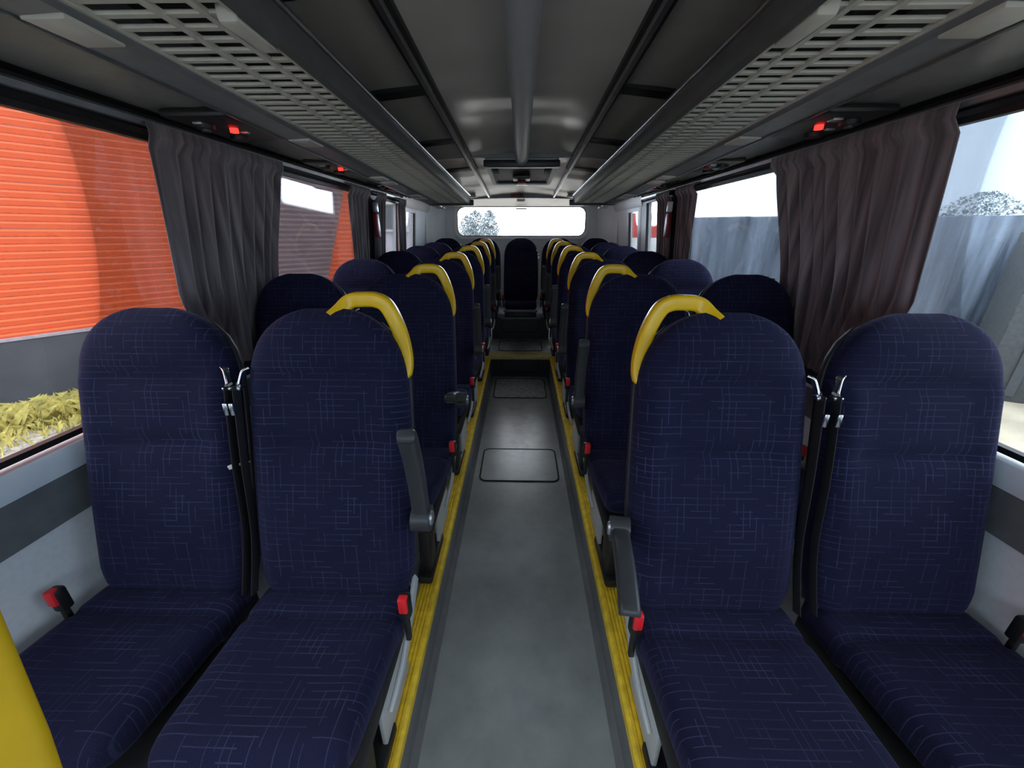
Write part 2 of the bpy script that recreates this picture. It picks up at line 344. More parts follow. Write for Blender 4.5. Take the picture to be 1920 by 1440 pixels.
# ------------------------------------------------------------------ side walls
WIN = [(-1.15, 1.46), (1.84, 3.02), (3.46, 3.98), (4.14, 4.64)]
nwin = 0
for s, side in ((-1, 'left'), (1, 'right')):
    lower = [(1.215, plat(0)-.3), (1.215, SILL-.085), (1.245, SILL-.085), (1.245, plat(0)-.3)]
    wl = structure(extrude('wall_'+side, [(s*x, z) for x, z in lower], [Y0, Y1], M['wall']))
    # pillars between the windows
    edges = [Y0] + [v for ab in WIN for v in ab] + [Y1]
    for k in range(0, len(edges), 2):
        a, b = edges[k], edges[k+1]
        mt = M['rear'] if a > 3.9 else M['dgrey']
        extrude('pillar', [(s*wx(SILL), SILL-.02), (s*wx(.36), .36), (s*(wx(.36)+.05), .36), (s*(wx(SILL)+.05), SILL-.02)], [a, b], mt, wl)
    extrude('lower_band', [(s*1.205, SILL-.215), (s*1.200, SILL-.085), (s*1.24, SILL-.085), (s*1.24, SILL-.215)], [Y0, 4.0], M['mgrey'], wl)
    extrude('sill_ledge', [(s*1.19, SILL-.085), (s*1.185, SILL-.055), (s*1.20, SILL-.022), (s*1.26, SILL-.018), (s*1.26, SILL-.09)], [Y0, 5.3], M['ledge'], wl, smooth=True)
    # header over the windows: black gasket, grey curtain rail, black recess
    extrude('header', [(s*1.128, .288), (s*1.118, .300), (s*1.128, .300), (s*1.128, .345), (s*1.10, .352), (s*1.11, .40), (s*1.20, .40), (s*1.20, .288)], [Y0, 4.1], M['black'], wl)
    extrude('curtain_rail', [(s*1.104, .308), (s*1.100, .322), (s*1.108, .330), (s*1.122, .326), (s*1.122, .308)], [Y0, 4.05], M['silver'], wl, smooth=True)
    extrude('rear_header', [(s*1.135, .255), (s*1.12, .30), (s*1.11, .42), (s*1.20, .42), (s*1.20, .255)], [4.1, Y1], M['lgrey'], wl, smooth=True)
    for k, (a, b) in enumerate(WIN):
        nwin += 1
        zb, ztp = (SILL-.01, WTOP) if k < 3 else (-.30, .255)
        xo = lambda z: wx(z)+.022
        pane_m = M['glasswet'] if (s == 1 and k < 2) else M['sideglass']
        bm = bmesh.new()
        rings = [[(s*(xo(z)+dx), y, CH+z) for dx, z in ((0, zb), (0, ztp), (.006, ztp), (.006, zb))] for y in (a, b)]
        sweep_prof(bm, rings)
        wn = structure(bm_obj('window_%d' % nwin, bm, pane_m))
        mt = M['black'] if k < 3 else M['lgrey']; t_ = .018 if k < 3 else .035
        o_ = [(y, z) for y, z in ((a, zb), (b, zb), (b, ztp), (a, ztp))]; i_ = [(a+t_, zb+t_*.9), (b-t_, zb+t_*.9), (b-t_, ztp-t_), (a+t_, ztp-t_)]
        plate('window_frame', [(s*(wx(z)-.004), y, CH+z) for y, z in o_], [(s*(wx(z)-.004), y, CH+z) for y, z in i_], mt, wn, (s*.022, 0, 0))
        if k == 3:
            extrude('window_seal', [(s*(wx(zb)+.0), zb), (s*(wx(ztp)), ztp), (s*(wx(ztp)+.02), ztp), (s*(wx(zb)+.02), zb)], [b-t_-.012, b-t_], M['black'], wn)
            extrude('lower_wall', [(s*1.205, -.53), (s*wx(-.3), -.30), (s*(wx(-.3)+.04), -.30), (s*1.245, -.53)], [a, b], M['rear'], wl)
            extrude('divider', [(s*(wx(zb)-.006), zb), (s*(wx(ztp)-.006), ztp), (s*(wx(ztp)+.02), ztp), (s*(wx(zb)+.02), zb)], [a+.03, a+.10], M['lgrey'], wn)
    # sloping channel between window header and rack
    extrude('channel_panel', lambda y: [(s*1.112, .352), (s*1.0, .352+(rackz(y)-.352)*.35), (s*.83, rackz(y)+.01), (s*.83, rackz(y)+.03), (s*1.112, .40)], YS[:-3]+[4.06], M['channel'], wl, smooth=True)
    extrude('rear_cove', [(s*1.112, .40), (s*.9, .36), (s*.80, .38), (s*.80, .42), (s*1.112, .45)], [4.1, Y1], M['rear'], wl, smooth=True)
    extrude('corner_panel', lambda y: [(s*(1.19-.14*((y-5.1)/.55)**2), -.96), (s*(1.135-.17*((y-5.1)/.55)**2), .40), (s*1.24, .40), (s*1.24, -.96)], [5.1+i*.055 for i in range(11)], M['rear'], wl, smooth=True)

for o in list(bpy.data.objects):
    if o.name in ('wall_left', 'window_1', 'window_2', 'window_3', 'window_4'): o.location.x = -.03
    if o.name in ('wall_right', 'window_5', 'window_6', 'window_7', 'window_8'): o.location.x = .03

# ------------------------------------------------------------------ rear wall and window
RW, RH, RZ = .87, .185, .165
lo = rrect(RW, RH, .10, 8); oo = outer_match(1.22, .30, lo)
# two-stage plate: around the window, then the panel below and above
wb = structure(plate('wall_back', [(x, Y1, CH+RZ+z*1.0) for x, z in oo], [(x, Y1, CH+RZ+z) for x, z in lo], M['rear'], None, (0, .05, 0)))
box('lower_panel', -1.27, 1.27, Y1+.002, Y1+.05, CH-1.2, CH+RZ-.205, M['rear'], wb)
for s in (-1, 1): box('side_panel', s*.895, s*1.27, Y1+.002, Y1+.05, CH-.3, CH+.46, M['rear'], wb)
li = rrect(RW-.03, RH-.03, .075, 8)
nwin += 1
bm = bmesh.new(); vs = [bm.verts.new((x, Y1+.03, CH+RZ+z)) for x, z in lo]; f = bm.faces.new(vs)
r_ = bmesh.ops.extrude_face_region(bm, geom=[f]); bmesh.ops.translate(bm, vec=(0, .006, 0), verts=[v for v in r_['geom'] if isinstance(v, bmesh.types.BMVert)])
wr = structure(bm_obj('window_%d' % nwin, bm, M['glass']))
ring = rrect(RW+.035, RH+.035, .12, 8)
plate('window_frame', [(x, Y1-.025, CH+RZ+z) for x, z in ring], [(x, Y1-.012, CH+RZ+z) for x, z in rrect(RW-.006, RH-.006, .095, 8)], M['white'], wr, (0, .05, 0))
plate('window_seal', [(x, Y1-.016, CH+RZ+z) for x, z in rrect(RW-.002, RH-.002, .10, 8)], [(x, Y1-.016, CH+RZ+z) for x, z in rrect(RW-.010, RH-.010, .092, 8)], M['black'], wr, (0, .03, 0))
t_ = tag(box('brake_lamp', -.075, .075, Y1-.045, Y1-.018, CH+.312, CH+.330, M['mgrey'], None, .006), 'small grey bar lamp at the top middle of the rear window', 'lamp')

# front of the bus behind the photographer: dashboard height panel, open above (windscreen)
wf = structure(box('wall_front', -1.24, 1.24, Y0-.05, Y0, CH-1.6, CH-.55, M['dgrey']))
nwin += 1
structure(box('window_%d' % nwin, -1.2, 1.2, Y0-.03, Y0-.024, CH-.55, CH+.20, M['glass']))

# ------------------------------------------------------------------ ceiling
def cprof(y, s=1):
    h = hc(y)
    return [(x, h+.022*(1-(x/.37)**2)) for x in [-.37+.37/6*i for i in range(13)]]
SEAM = 2.86
def ceil_strip(ya, yb, m, name, parent=None):
    def prof(y):
        a = cprof(y); return a + [(x, z+.03) for x, z in reversed(a)]
    n = max(2, int((yb-ya)/.3)); return extrude(name, prof, [ya+(yb-ya)*i/n for i in range(n+1)], m, parent, smooth=True)
ce = structure(ceil_strip(Y0, SEAM, M['ceil'], 'ceiling'))
ceil_strip(SEAM+.006, 4.72, M['ceil2'], 'rear_ceiling_panel', ce)
box('panel_seam', -.36, .36, SEAM-.006, SEAM+.012, CH+hc(SEAM)-.004, CH+hc(SEAM)+.025, M['mgrey'], ce)
RIBS = [-.45, .35, 1.12, 1.75, 2.44, 3.17]
for s in (-1, 1):
    def bay(y, s=s):
        h = hc(y); return [(s*.36, h), (s*.60, h-.02), (s*.80, max(h-.075, .385)), (s*1.0, max(h-.14, .385)), (s*1.16, .385), (s*1.16, h), (s*.80, h+.02), (s*.36, h+.03)]
    ribs = RIBS + [4.0]
    extrude('side_bay_panel', bay, [Y0, 0, 1, 2, SEAM], M['sidebay'], ce, smooth=True)
    extrude('rear_bay_panel', bay, [SEAM+.01, 3.5, 4.2, 4.72], M['ceil2'], ce, smooth=True)
    for y in RIBS:
        extrude('roof_rib', lambda yy, s=s: [(s*.37, hc(yy)-.012), (s*.60, hc(yy)-.036), (s*.80, hc(yy)-.09), (s*.80, hc(yy)-.05), (s*.37, hc(yy)+.005)], [y-.034, y+.034], M['black'], ce)
    # rail: dark channel with a light metal line
    extrude('ceiling_rail', lambda y, s=s: [(s*.322, hc(y)+.008), (s*.325, hc(y)-.008), (s*.372, hc(y)-.016), (s*.378, hc(y)+.0)], [Y0, 1.2, SEAM+.35], M['black'], ce)
    bm = bmesh.new()
    for a, b in zip([Y0]+RIBS, RIBS+[4.6]):
        sweep_prof(bm, [[(x, y, CH+z) for x, z in [(s*.338, hc(y)-.008), (s*.342, hc(y)-.024), (s*.356, hc(y)-.026), (s*.360, hc(y)-.010)]] for y in (a+.006, b-.006)])
    bm_obj('rail_line', bm, M['alu'], ce, False)
# rear beam and header
extrude_pts = []
bm = bmesh.new(); rings = []
for i in range(17):
    x = -.95+1.9*i/16; z = CH+.350+.028*(1-(x/.95)**2)
    rings.append([(x, 4.70, z), (x, 4.70, z+.05), (x, 4.78, z+.05), (x, 4.78, z-.002)])
sweep_prof(bm, rings); bm_obj('rear_beam', bm, M['mgrey'], ce, True)
bm = bmesh.new(); rings = []
for i in range(17):
    x = -1.15+2.3*i/16; q = .028*(1-(x/1.15)**2)
    rings.append([(x, 4.74, CH+.385+q), (x, 5.2, CH+.385+q), (x, 5.6, CH+.352), (x, 5.72, CH+.345), (x, 5.72, CH+.45), (x, 4.74, CH+.45)])
sweep_prof(bm, rings); bm_obj('rear_header', bm, M['ceil2'], ce, True)
# roof skin closing the box
box('roof_skin', -1.26, 1.26, Y0-.1, Y1+.08, CH+.68, CH+.72, M['black'], ce)
for s in (-1, 1): box('roof_side', s*1.16, s*1.24, Y0, Y1, CH+.39, CH+.70, M['black'], ce)
box('roof_end', -1.24, 1.24, Y1-.02, Y1+.04, CH+.40, CH+.70, M['black'], ce)
box('roof_end', -1.24, 1.24, Y0-.05, Y0, CH+.20, CH+.70, M['black'], ce)

# centre air duct in two lengths
dt = tag(empty('air_duct', (0, 1, CH+hc(1))), 'long grey rounded air duct running along the middle of the ceiling', 'duct')
dt.location = (0, 0, 0)
def duct(y, k): 
    h = hc(y)+.02; r = .045*k
    return [(r*math.cos(a)*1.0, h-.012-.045*k*math.sin(a)) for a in [math.pi*i/10 for i in range(11)]] + [(-r, h+.01), (r, h+.01)]
extrude('front_section', lambda y: duct(y, 1.12), [Y0, 0, 1.77], M['duct'], dt, smooth=True)
extrude('rear_section', lambda y: duct(y, 1.0), [1.775, 2.4, 2.98], M['duct'], dt, smooth=True)

# roof hatch
rh = tag(empty('roof_hatch', (0, 3.35, CH+hc(3.35))), 'dark square roof hatch in the pale rear part of the ceiling', 'hatch'); rh.location = (0, 0, 0)
ya, yb = 2.93, 3.80
def HP(x, y, dz): return (x, y, CH+hc(y)+.008+dz)
q = rrect(.25, .44, .04, 5); qi = rrect(.22, .40, .03, 5); ym = (ya+yb)/2
plate('frame', [HP(x, ym+y, -.03) for x, y in q], [HP(x, ym+y, -.03) for x, y in qi], M['lgrey'], rh, (0, 0, .05))
plate('inner_seal', [HP(x, ym+y, -.022) for x, y in qi], [HP(x*.93, ym+y*.96, -.022) for x, y in qi], M['black'], rh, (0, 0, .02))
bm = bmesh.new(); vs = [bm.verts.new(HP(x*.93, ym+y*.95, -.016)) for x, y in qi]; bm.faces.new(vs); bm_obj('cover', bm, M['shell'], rh)
def hbox(name, x0, x1, y0, y1, d0, d1, m): 
    y = (y0+y1)/2; return box(name, x0, x1, y0, y1, CH+hc(y)+.008+d0, CH+hc(y)+.008+d1, m, rh, .006)
hbox('front_lip', -.255, .255, ya-.02, ya+.07, -.05, -.01, M['black'])
hbox('latch_plate', -.07, .07, 3.40, 3.62, -.034, -.016, M['dgrey'])
hbox('latch_handle', -.035, .035, 3.58, 3.64, -.05, -.03, M['darkred'])
hbox('pull_tab', -.05, .05, 3.70, 3.78, -.04, -.028, M['silver'])
for s in (-1, 1):
    hbox('hinge_arm', s*.19-.02, s*.19+.02, 3.05, 3.3, -.035, -.016, M['black_matt'])

# round ceiling speakers, wedge lamps beside the rear racks, hammer on the rear beam
for s, nm in ((-1, 'left'), (1, 'right')):
    y = 4.45; z = CH+hc(y)-.028
    sp_ = tag(cyl('ceiling_speaker', (s*.56, y, z-.012), (s*.56, y, z+.02), .075, M['black'], None, 24), 'flat round dark speaker at the back of the ceiling, on the %s' % nm, 'speaker')
    cyl('speaker_rim', (s*.56, y, z-.007), (s*.56, y, z+.01), .086, M['lgrey'], sp_, 24)
    y = 3.75; z = CH+hc(y)-.05
    wv = tag(box('ceiling_lamp', s*.60-.05, s*.60+.05, y-.16, y+.22, z-.03, z+.04, M['lgrey'], None, .02), 'pale wedge shaped lamp housing on the ceiling beside the %s rack end' % nm, 'lamp')
    cyl('lamp_nozzle', (s*.58, y-.21, z-.012), (s*.58, y-.13, z-.012), .032, M['dgrey'], wv, 16)
hm = tag(empty('emergency_hammer', (0, 0, 0)), 'small red emergency hammer lying across the middle of the rear beam', 'hammer')
box('handle', -.115, -.005, 4.66, 4.69, CH+.385, CH+.406, M['darkred'], hm, .006)
box('hammer_head', -.02, .02, 4.655, 4.69, CH+.385, CH+.418, M['black'], hm, .005)
box('bracket', -.10, .02, 4.69, 4.705, CH+.39, CH+.42, M['dgrey'], hm, .004)
tag(box('dome_lamp', -.05, .04, 4.715, 4.75, CH+.345, CH+.372, M['white'], None, .008), 'small white lamp under the middle of the rear ceiling beam', 'lamp')

# ------------------------------------------------------------------ luggage racks
XI, XO, XG = .49, .862, .765
RY0, RY1 = -.3, 3.95
for s, nm in ((-1, 'left'), (1, 'right')):
    rk = tag(empty('luggage_rack', (0, 0, 0)), 'long overhead luggage rack with a slotted grey grid along the %s side' % nm, 'rack', None)
    ys = [RY0, .5, 1, 1.5, 2, 2.5, 3, 3.5, RY1]
    bar = None; y = RY0; zz = 0
    while y < RY1:
        if bar is None:
            bm = bmesh.new(); add_box(bm, s*(XI-.005), s*(XG+.005), -.009, .009, -.010, -.003, .002, 1); bar = bm_obj('grid_slat', bm, M['grid'], rk); b_ = bar
        else:
            b_ = bar.copy(); COL.objects.link(b_)
        b_.location = (0, y, CH+rackz(y)+.01)
        y += .0445
    for x, w_ in ((XI+.005, .012), (.555, .006), (.635, .006), (XG, .010)):
        extrude('grid_rail', lambda y: [(s*(x-w_), rackz(y)-.003), (s*(x+w_), rackz(y)-.003), (s*(x+w_), rackz(y)+.006), (s*(x-w_), rackz(y)+.006)], ys, M['grid'], rk)
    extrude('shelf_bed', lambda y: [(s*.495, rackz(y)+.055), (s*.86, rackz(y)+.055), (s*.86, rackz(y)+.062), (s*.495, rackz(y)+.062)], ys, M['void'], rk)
    extrude('outer_trim', lambda y: [(s*XG, rackz(y)+.02), (s*XG, rackz(y)-.006), (s*(XG+.012), rackz(y)-.012), (s*XO, rackz(y)-.016), (s*XO, rackz(y)+.06), (s*XG, rackz(y)+.06)], ys, M['mgrey'], rk)
    extrude('trim_edge', lambda y: [(s*XO, rackz(y)-.022), (s*(XO+.014), rackz(y)-.018), (s*(XO+.014), rackz(y)-.002), (s*XO, rackz(y)+.0)], ys, M['alu'], rk)
    for k in range(5):     # pale patches at intervals along the trim
        yy = .87+k*.80
        for j in range(1 if k < 2 else 2):
            y_ = yy+j*.17
            box('trim_patch', s*(XG+.012), s*(XO-.006), y_-.055, y_+.055, CH+rackz(y_)-.019, CH+rackz(y_)-.008, M['grid'], rk, .003)
    fz = lambda y: rackz(y)
    extrude('fascia', lambda y: [(s*(XI-.002), fz(y)-.012), (s*(XI-.014), fz(y)-.004), (s*(XI-.016), fz(y)+.040), (s*(XI-.008), fz(y)+.064), (s*(XI+.006), fz(y)+.066), (s*(XI+.008), fz(y)+.0)], ys, M['rackdark'], rk, smooth=True)
    extrude('fascia_tube', lambda y: [(s*(XI-.010)+.008*math.cos(a), fz(y)+.066+.008*math.sin(a)) for a in [2*math.pi*i/10 for i in range(10)]], ys, M['alu'], rk, smooth=True)
    yb_ = RY1
    box('end_cap', s*(XI-.045), s*(XO+.01), yb_-.02, yb_+.012, CH+rackz(yb_)-.02, CH+rackz(yb_)+.03, M['black'], rk, .008)
    bm = bmesh.new(); add_box(bm, s*(XI+.004), s*(XI+.045), .84, .965, CH+rackz(.9)-.016, CH+rackz(.9)+.02, .010); bm_obj('end_bracket', bm, M['grid'], rk, True)

# ------------------------------------------------------------------ reading light units under the racks
def unit(s, y, label, lit=True):
    z = .325; x = s*.975
    u = tag(empty('service_unit', (x, y, CH+.347)), label, 'reading light', 'reading light units under the racks')
    bm = bmesh.new(); add_box(bm, -.10, .10, -.14, .18, -.022, .0, .010)
    tiltm = Matrix.Rotation(0, 4, 'Y'); bm_obj('housing', bm, M['black'], u, True)
    c = cyl('vent_nozzle', (.03*s, -.05, -.035), (.03*s, -.05, -.015), .028, M['black'], u, 18)
    cyl('vent_hub', (.03*s, -.05, -.042), (.03*s, -.05, -.034), .012, M['dgrey'], c, 12)
    cyl('vent_nozzle', (.03*s, .11, -.035), (.03*s, .11, -.015), .028, M['black'], u, 18)
    o = cyl('lamp_button', (-.028*s, .0, -.034), (-.028*s, .0, -.020), .0125, M['glow'] if lit else M['darkred'], u, 18); o['label'] = 'glowing red button' if lit else 'unlit dark button'
    box('switch', -.045, -.015, -.085, -.055, -.028, -.020, M['silver'], u, .003)
    box('switch', .02, .05, .035, .05, -.028, -.020, M['silver'], u, .003)
for s, nm in ((-1, 'left'), (1, 'right')):
    for k, y in enumerate((.62, 1.46, 2.26, 3.10, 3.75)):
        lit = not (k in (0, 4)) and not (s == 1 and k == 2)
        w1 = ('frontmost, above the first window', 'above the first curtain', 'above the second window', 'above the second curtain pair', 'last, near the rack end')[k]
        unit(s, y, 'black light and vent unit on the %s, %s%s' % (nm, w1, ', red lamp lit' if lit else ', lamp unlit'), lit)

# ------------------------------------------------------------------ curtains
def curtain(s, top, mid, bot, label, folds=8, zb=-.56, amp=.011, seed=0):
    rnd = random.Random(seed); ph = rnd.random()*6
    t = tag(empty('curtain', (0, 0, 0)), label, 'curtain', 'grey brown window curtains')
    bm = bmesh.new(); NU, NV = folds*10, 26; th = .003
    def P(i, j, off):
        u = i/NU; v = j/NV; z = .315 + (zb-.315)*v
        def seg(a, m, b):
            if v < .58:
                k = v/.58; k = k*k*(3-2*k)*.6+k*.4; return a+(m-a)*k
            k = (v-.58)/.42; k = k**1.3; return m+(b-m)*k
        y0, y1 = seg(top[0], mid[0], bot[0]), seg(top[1], mid[1], bot[1])
        uu = u + .012*math.sin(9*u+ph+3*v)
        y = y0+(y1-y0)*uu
        a = amp*(.7+.5*v)
        x = wx(z)+.03-.030 - a*math.sin(folds*2*math.pi*u+ph) - .4*a*math.sin(folds*math.pi*1.3*u+ph*2+2*v)
        x = min(x, 1.115) if z > .28 else x
        return (s*(x-off), y, CH+z)
    g = [[bm.verts.new(P(i, j, 0)) for j in range(NV+1)] for i in range(NU+1)]
    for i in range(NU):
        for j in range(NV): bm.faces.new((g[i][j], g[i+1][j], g[i+1][j+1], g[i][j+1]))
    o = bm_obj('cloth', bm, M['curtain'], t, True)
    so = o.modifiers.new('thickness', 'SOLIDIFY'); so.thickness = th
    # tie band
    yb = (bot[0]+bot[1])/2; hw = (bot[1]-bot[0])/2+.012; zz = zb+.02
    bm = bmesh.new(); q = rrect(hw, .035, .03, 5)
    sweep_prof(bm, [[(s*(wx(zz)-.015+b), yb+a, CH+zz-.02) for a, b in q], [(s*(wx(zz)-.015+b), yb+a, CH+zz+.02) for a, b in q]])
    bm_obj('tie_band', bm, M['shell'], t, True)
    cyl('tie_knob', (s*(wx(-.2)-.02), mid[1]+.02, CH-.2), (s*(wx(-.2)-.075), mid[1]+.02, CH-.2), .016, M['black'], t, 12)
    return t
curtain(-1, (1.31, 2.02), (1.31, 1.90), (1.50, 1.72), 'dark grey brown curtain tied back on the first left pillar', 9, seed=1)
curtain(-1, (2.78, 3.13), (2.84, 3.13), (2.98, 3.16), 'grey brown curtain on the left, directly ahead of the red hammer on the pillar', 5, seed=2)
curtain(-1, (3.26, 3.50), (3.24, 3.46), (3.24, 3.36), 'narrow dark curtain on the left, just behind the red hammer', 4, seed=3)
curtain(-1, (3.84, 4.08), (3.90, 4.10), (3.98, 4.10), 'slim rearmost curtain on the left, beside the small rear window', 4, seed=4)
curtain(1, (1.20, 1.98), (1.20, 1.83), (1.44, 1.70), 'wide grey brown curtain tied back on the first right pillar', 10, seed=5)
curtain(1, (2.80, 3.12), (2.90, 3.14), (3.0, 3.18), 'grey brown curtain on the right, directly ahead of the white clip on the pillar', 5, seed=6)
curtain(1, (3.24, 3.56), (3.24, 3.52), (3.26, 3.42), 'narrow brown curtain on the right, just behind the white clip', 5, seed=7)
for s, nm in ((-1, 'left'), (1, 'right')):
    h = tag(empty('emergency_hammer', (s*1.13, 3.19, CH+.1)), 'red emergency hammer on the %s pillar between two curtains' % nm, 'hammer')
    x0, x1 = (0, .03)
    box('hammer_body', -s*.03, 0, -.03, .03, -.12, .05, M['darkred'], h, .006)
    box('holder', -s*.035, -s*.0, -.018, .018, .06, .13, M['white'] if s == 1 else M['silver'], h, .005)

# ------------------------------------------------------------------ seats
def uvmesh(name, rings, m, capends=True, vert_axis=2):
    """rings of 3-D points -> smooth closed tube with UVs in metres (x, height)"""
    bm = bmesh.new(); vr = [[bm.verts.new(p) for p in r] for r in rings]; n = len(vr[0])
    for a, b in zip(vr, vr[1:]):
        for i in range(n):
            j = (i+1) % n; bm.faces.new((a[i], a[j], b[j], b[i]))
    if capends: bm.faces.new(list(reversed(vr[0]))); bm.faces.new(vr[-1])
    bmesh.ops.recalc_face_normals(bm, faces=bm.faces)
    uvl = bm.loops.layers.uv.new('UVMap')
    for f in bm.faces:
        for l in f.loops:
            c = l.vert.co; l[uvl].uv = (c.x+1, (c.z*math.cos(math.radians(14.5))+c.y*math.sin(math.radians(14.5)) if vert_axis == 2 else c.y)+1)
    me = bpy.data.meshes.new(name); bm.to_mesh(me); bm.free()
    me.polygons.foreach_set('use_smooth', [True]*len(me.polygons)); me.materials.append(m)
    return me
def sgnpow(v, p): return math.copysign(abs(v)**p, v)
TILT = math.radians(14.5); BL = .802; BZ = .405
def on_back(x, d, t):
    """point of the backrest: x across, d depth (+ rear), t 0..1 up the back"""
    h = t*BL
    return (x, .02 + h*math.sin(TILT) + d*math.cos(TILT), BZ + h*math.cos(TILT) - d*math.sin(TILT))
def halfw(t):
    w_ = .212 + .004*math.sin(math.pi*min(t/.7, 1))
    if t < .10: w_ *= .90+.10*(t/.10)
    if t > .70: w_ *= (1-((t-.70)/.305)**2.6)**(1/2.3)
    return w_
def front(t):
    f = .050
    f += .016*math.exp(-((t-.28)/.15)**2)              # lumbar
    f -= .016*math.exp(-((t-.555)/.022)**2) + .024*math.exp(-((t-.775)/.018)**2)   # stitched creases
    f += .010*math.exp(-((t-.88)/.10)**2)
    return f
def backrest_rings(shell=False):
    rings = []; N = 44; ts = [0, .02, .05] + [.08+.62*i/26 for i in range(27)] + [.70+.30*math.sin(math.pi/2*i/16) for i in range(1, 17)]
    for t in ts:
        w_ = halfw(t); k = 1
        if t > .86: k = max(.12, (1-((t-.86)/.145)**2.2)**.5)
        if t < .06: k = .75+.25*t/.06
        r = []
        for i in range(N):
            a = 2*math.pi*i/N; c, s_ = math.cos(a), math.sin(a); n = .52
            x = w_*sgnpow(c, n if s_ > 0 else .62); e = abs(x)/max(w_, 1e-4)
            if s_ <= 0:     # front, dished between bolsters, creases only in the middle
                mid = max(0, 1-(e/.85)**4); f = front(t)*mid + (.050)*(1-mid)
                d = -f*abs(s_)**.62*k - .010*k*math.exp(-((e-.78)/.16)**2)*(1 if t < .78 else .2) + .006*mid
            else: d = .042*abs(s_)**.55*k
            r.append(on_back(x, d, t))
        rings.append(r)
    return rings
ME_back = uvmesh('backrest', backrest_rings(), FAB)
def shell_rings():
    rings = []
    for i in range(20):
        t = .03+.93*i/19; w_ = halfw(t)+.004; k = 1 if t < .86 else max(.2, (1-((t-.86)/.14)**2.2)**.5)
        r = []
        for j in range(21):
            a = math.pi*j/20; r.append(on_back(w_*sgnpow(math.cos(a), .5), .018+.034*k*math.sin(a)**.6, t))
        for j in range(21):
            a = math.pi*(20-j)/20; r.append(on_back((w_-.006)*sgnpow(math.cos(a), .5), .010+.034*k*math.sin(a)**.6, t))
        rings.append(r)
    return rings
ME_shell = uvmesh('back_shell', shell_rings(), M['shell'])
def cushion_rings():
    rings = []; N = 40
    ys = [.03, .02, .0, -.03, -.07, -.085, -.095, -.11, -.15] + [-.2-.125*i/5 for i in range(6)] + [-.34, -.355, -.37, -.382, -.391, -.396]
    for y in ys:
        w_ = .205 - .012*min(1, max(0, (-y-.05)/.3)); top = .447 + .036*(-y/.4) ; th = .105; k = 1
        top -= .010*math.exp(-((y+.09)/.012)**2)
        if y < -.318:
            q = min(.985, (-.318-y)/.079); k = (1-q**2.6)**.5; w_ *= .88+.12*k
        if y > .0: k = .8
        zc = top-th/2; r = []
        for i in range(N):
            a = 2*math.pi*i/N; c, s_ = math.cos(a), math.sin(a)
            x = w_*sgnpow(c, .42); e = abs(x)/w_
            z = zc + th/2*k*sgnpow(s_, .42)
            if s_ > 0: z -= .008*max(0, 1-(e/.75)**4)*k
            r.append((x, y, z))
        rings.append(r)
    return rings
ME_cush = uvmesh('cushion', cushion_rings(), FAB, vert_axis=1)

def obj_mesh(fn, m):
    bm = bmesh.new(); fn(bm); bmesh.ops.recalc_face_normals(bm, faces=bm.faces); me = bpy.data.meshes.new('part'); bm.to_mesh(me); bm.free()
    me.polygons.foreach_set('use_smooth', [True]*len(me.polygons)); me.set_sharp_from_angle(angle=math.radians(40)); me.materials.append(m); return me
def path_sweep(bm, pts, w_, h_, n=10, taper=None, lateral=Vector((0, 1, 0))):
    """rounded-rectangle section swept along pts (smooth Catmull-Rom)"""
    P = [Vector(p) for p in pts]; S = []
    for i in range(len(P)-1):
        p0 = P[max(i-1, 0)]; p1 = P[i]; p2 = P[i+1]; p3 = P[min(i+2, len(P)-1)]
        for k in range(n):
            t = k/n; S.append(.5*((2*p1)+(-p0+p2)*t+(2*p0-5*p1+4*p2-p3)*t*t+(-p0+3*p1-3*p2+p3)*t**3))
    S.append(P[-1]); rings = []
    sec = rrect(1, 1, .45, 4)
    for i, p in enumerate(S):
        d = (S[min(i+1, len(S)-1)]-S[max(i-1, 0)]).normalized(); b = lateral; a = d.cross(b).normalized(); b = a.cross(d).normalized()
        k = taper(i/(len(S)-1)) if taper else 1
        rings.append([p + a*(u*w_/2*k) + b*(v*h_/2) for u, v in sec])
    sweep_prof(bm, rings)

def seat_parts(root, s, aisle_seat, arm, detail=True):
    """s = side the aisle is on, seen from the seat: +1 aisle towards +x"""
    P = {}
    def add(name, me, loc=(0, 0, 0), parent=root):
        o = bpy.data.objects.new(name, me); COL.objects.link(o); o.parent = parent; o.location = loc; return o
    add('backrest', ME_back); add('back_shell', ME_shell); add('cushion', ME_cush)
    add('seat_frame', get('frame', s))
    b = add('buckle', get('buckle', s)); add('release_button', get('release', s), parent=b)
    g = add('belt_guide', get('guide', s)); 
    st = add('belt_strap', get('strap', s)); add('belt_tongue', get('tongue', s), parent=st)
    add('side_panel', get('side', s)); 
    add('leg', get('leg', s) if aisle_seat else get('leg_in', s))
    if aisle_seat:
        h = add('grab_handle', get('handle', s)); h['label'] = 'yellow plastic grab handle'
        a = add('armrest', get('arm', s), (s*.252, .035, .66)); c = add('pivot_cap', get('cap', s), parent=a)
        a.rotation_euler = (math.radians(arm), 0, 0)
        if arm == 3: a.scale = (1, .82, 1); a.rotation_euler.z = s*math.radians(8)
CACHE = {}
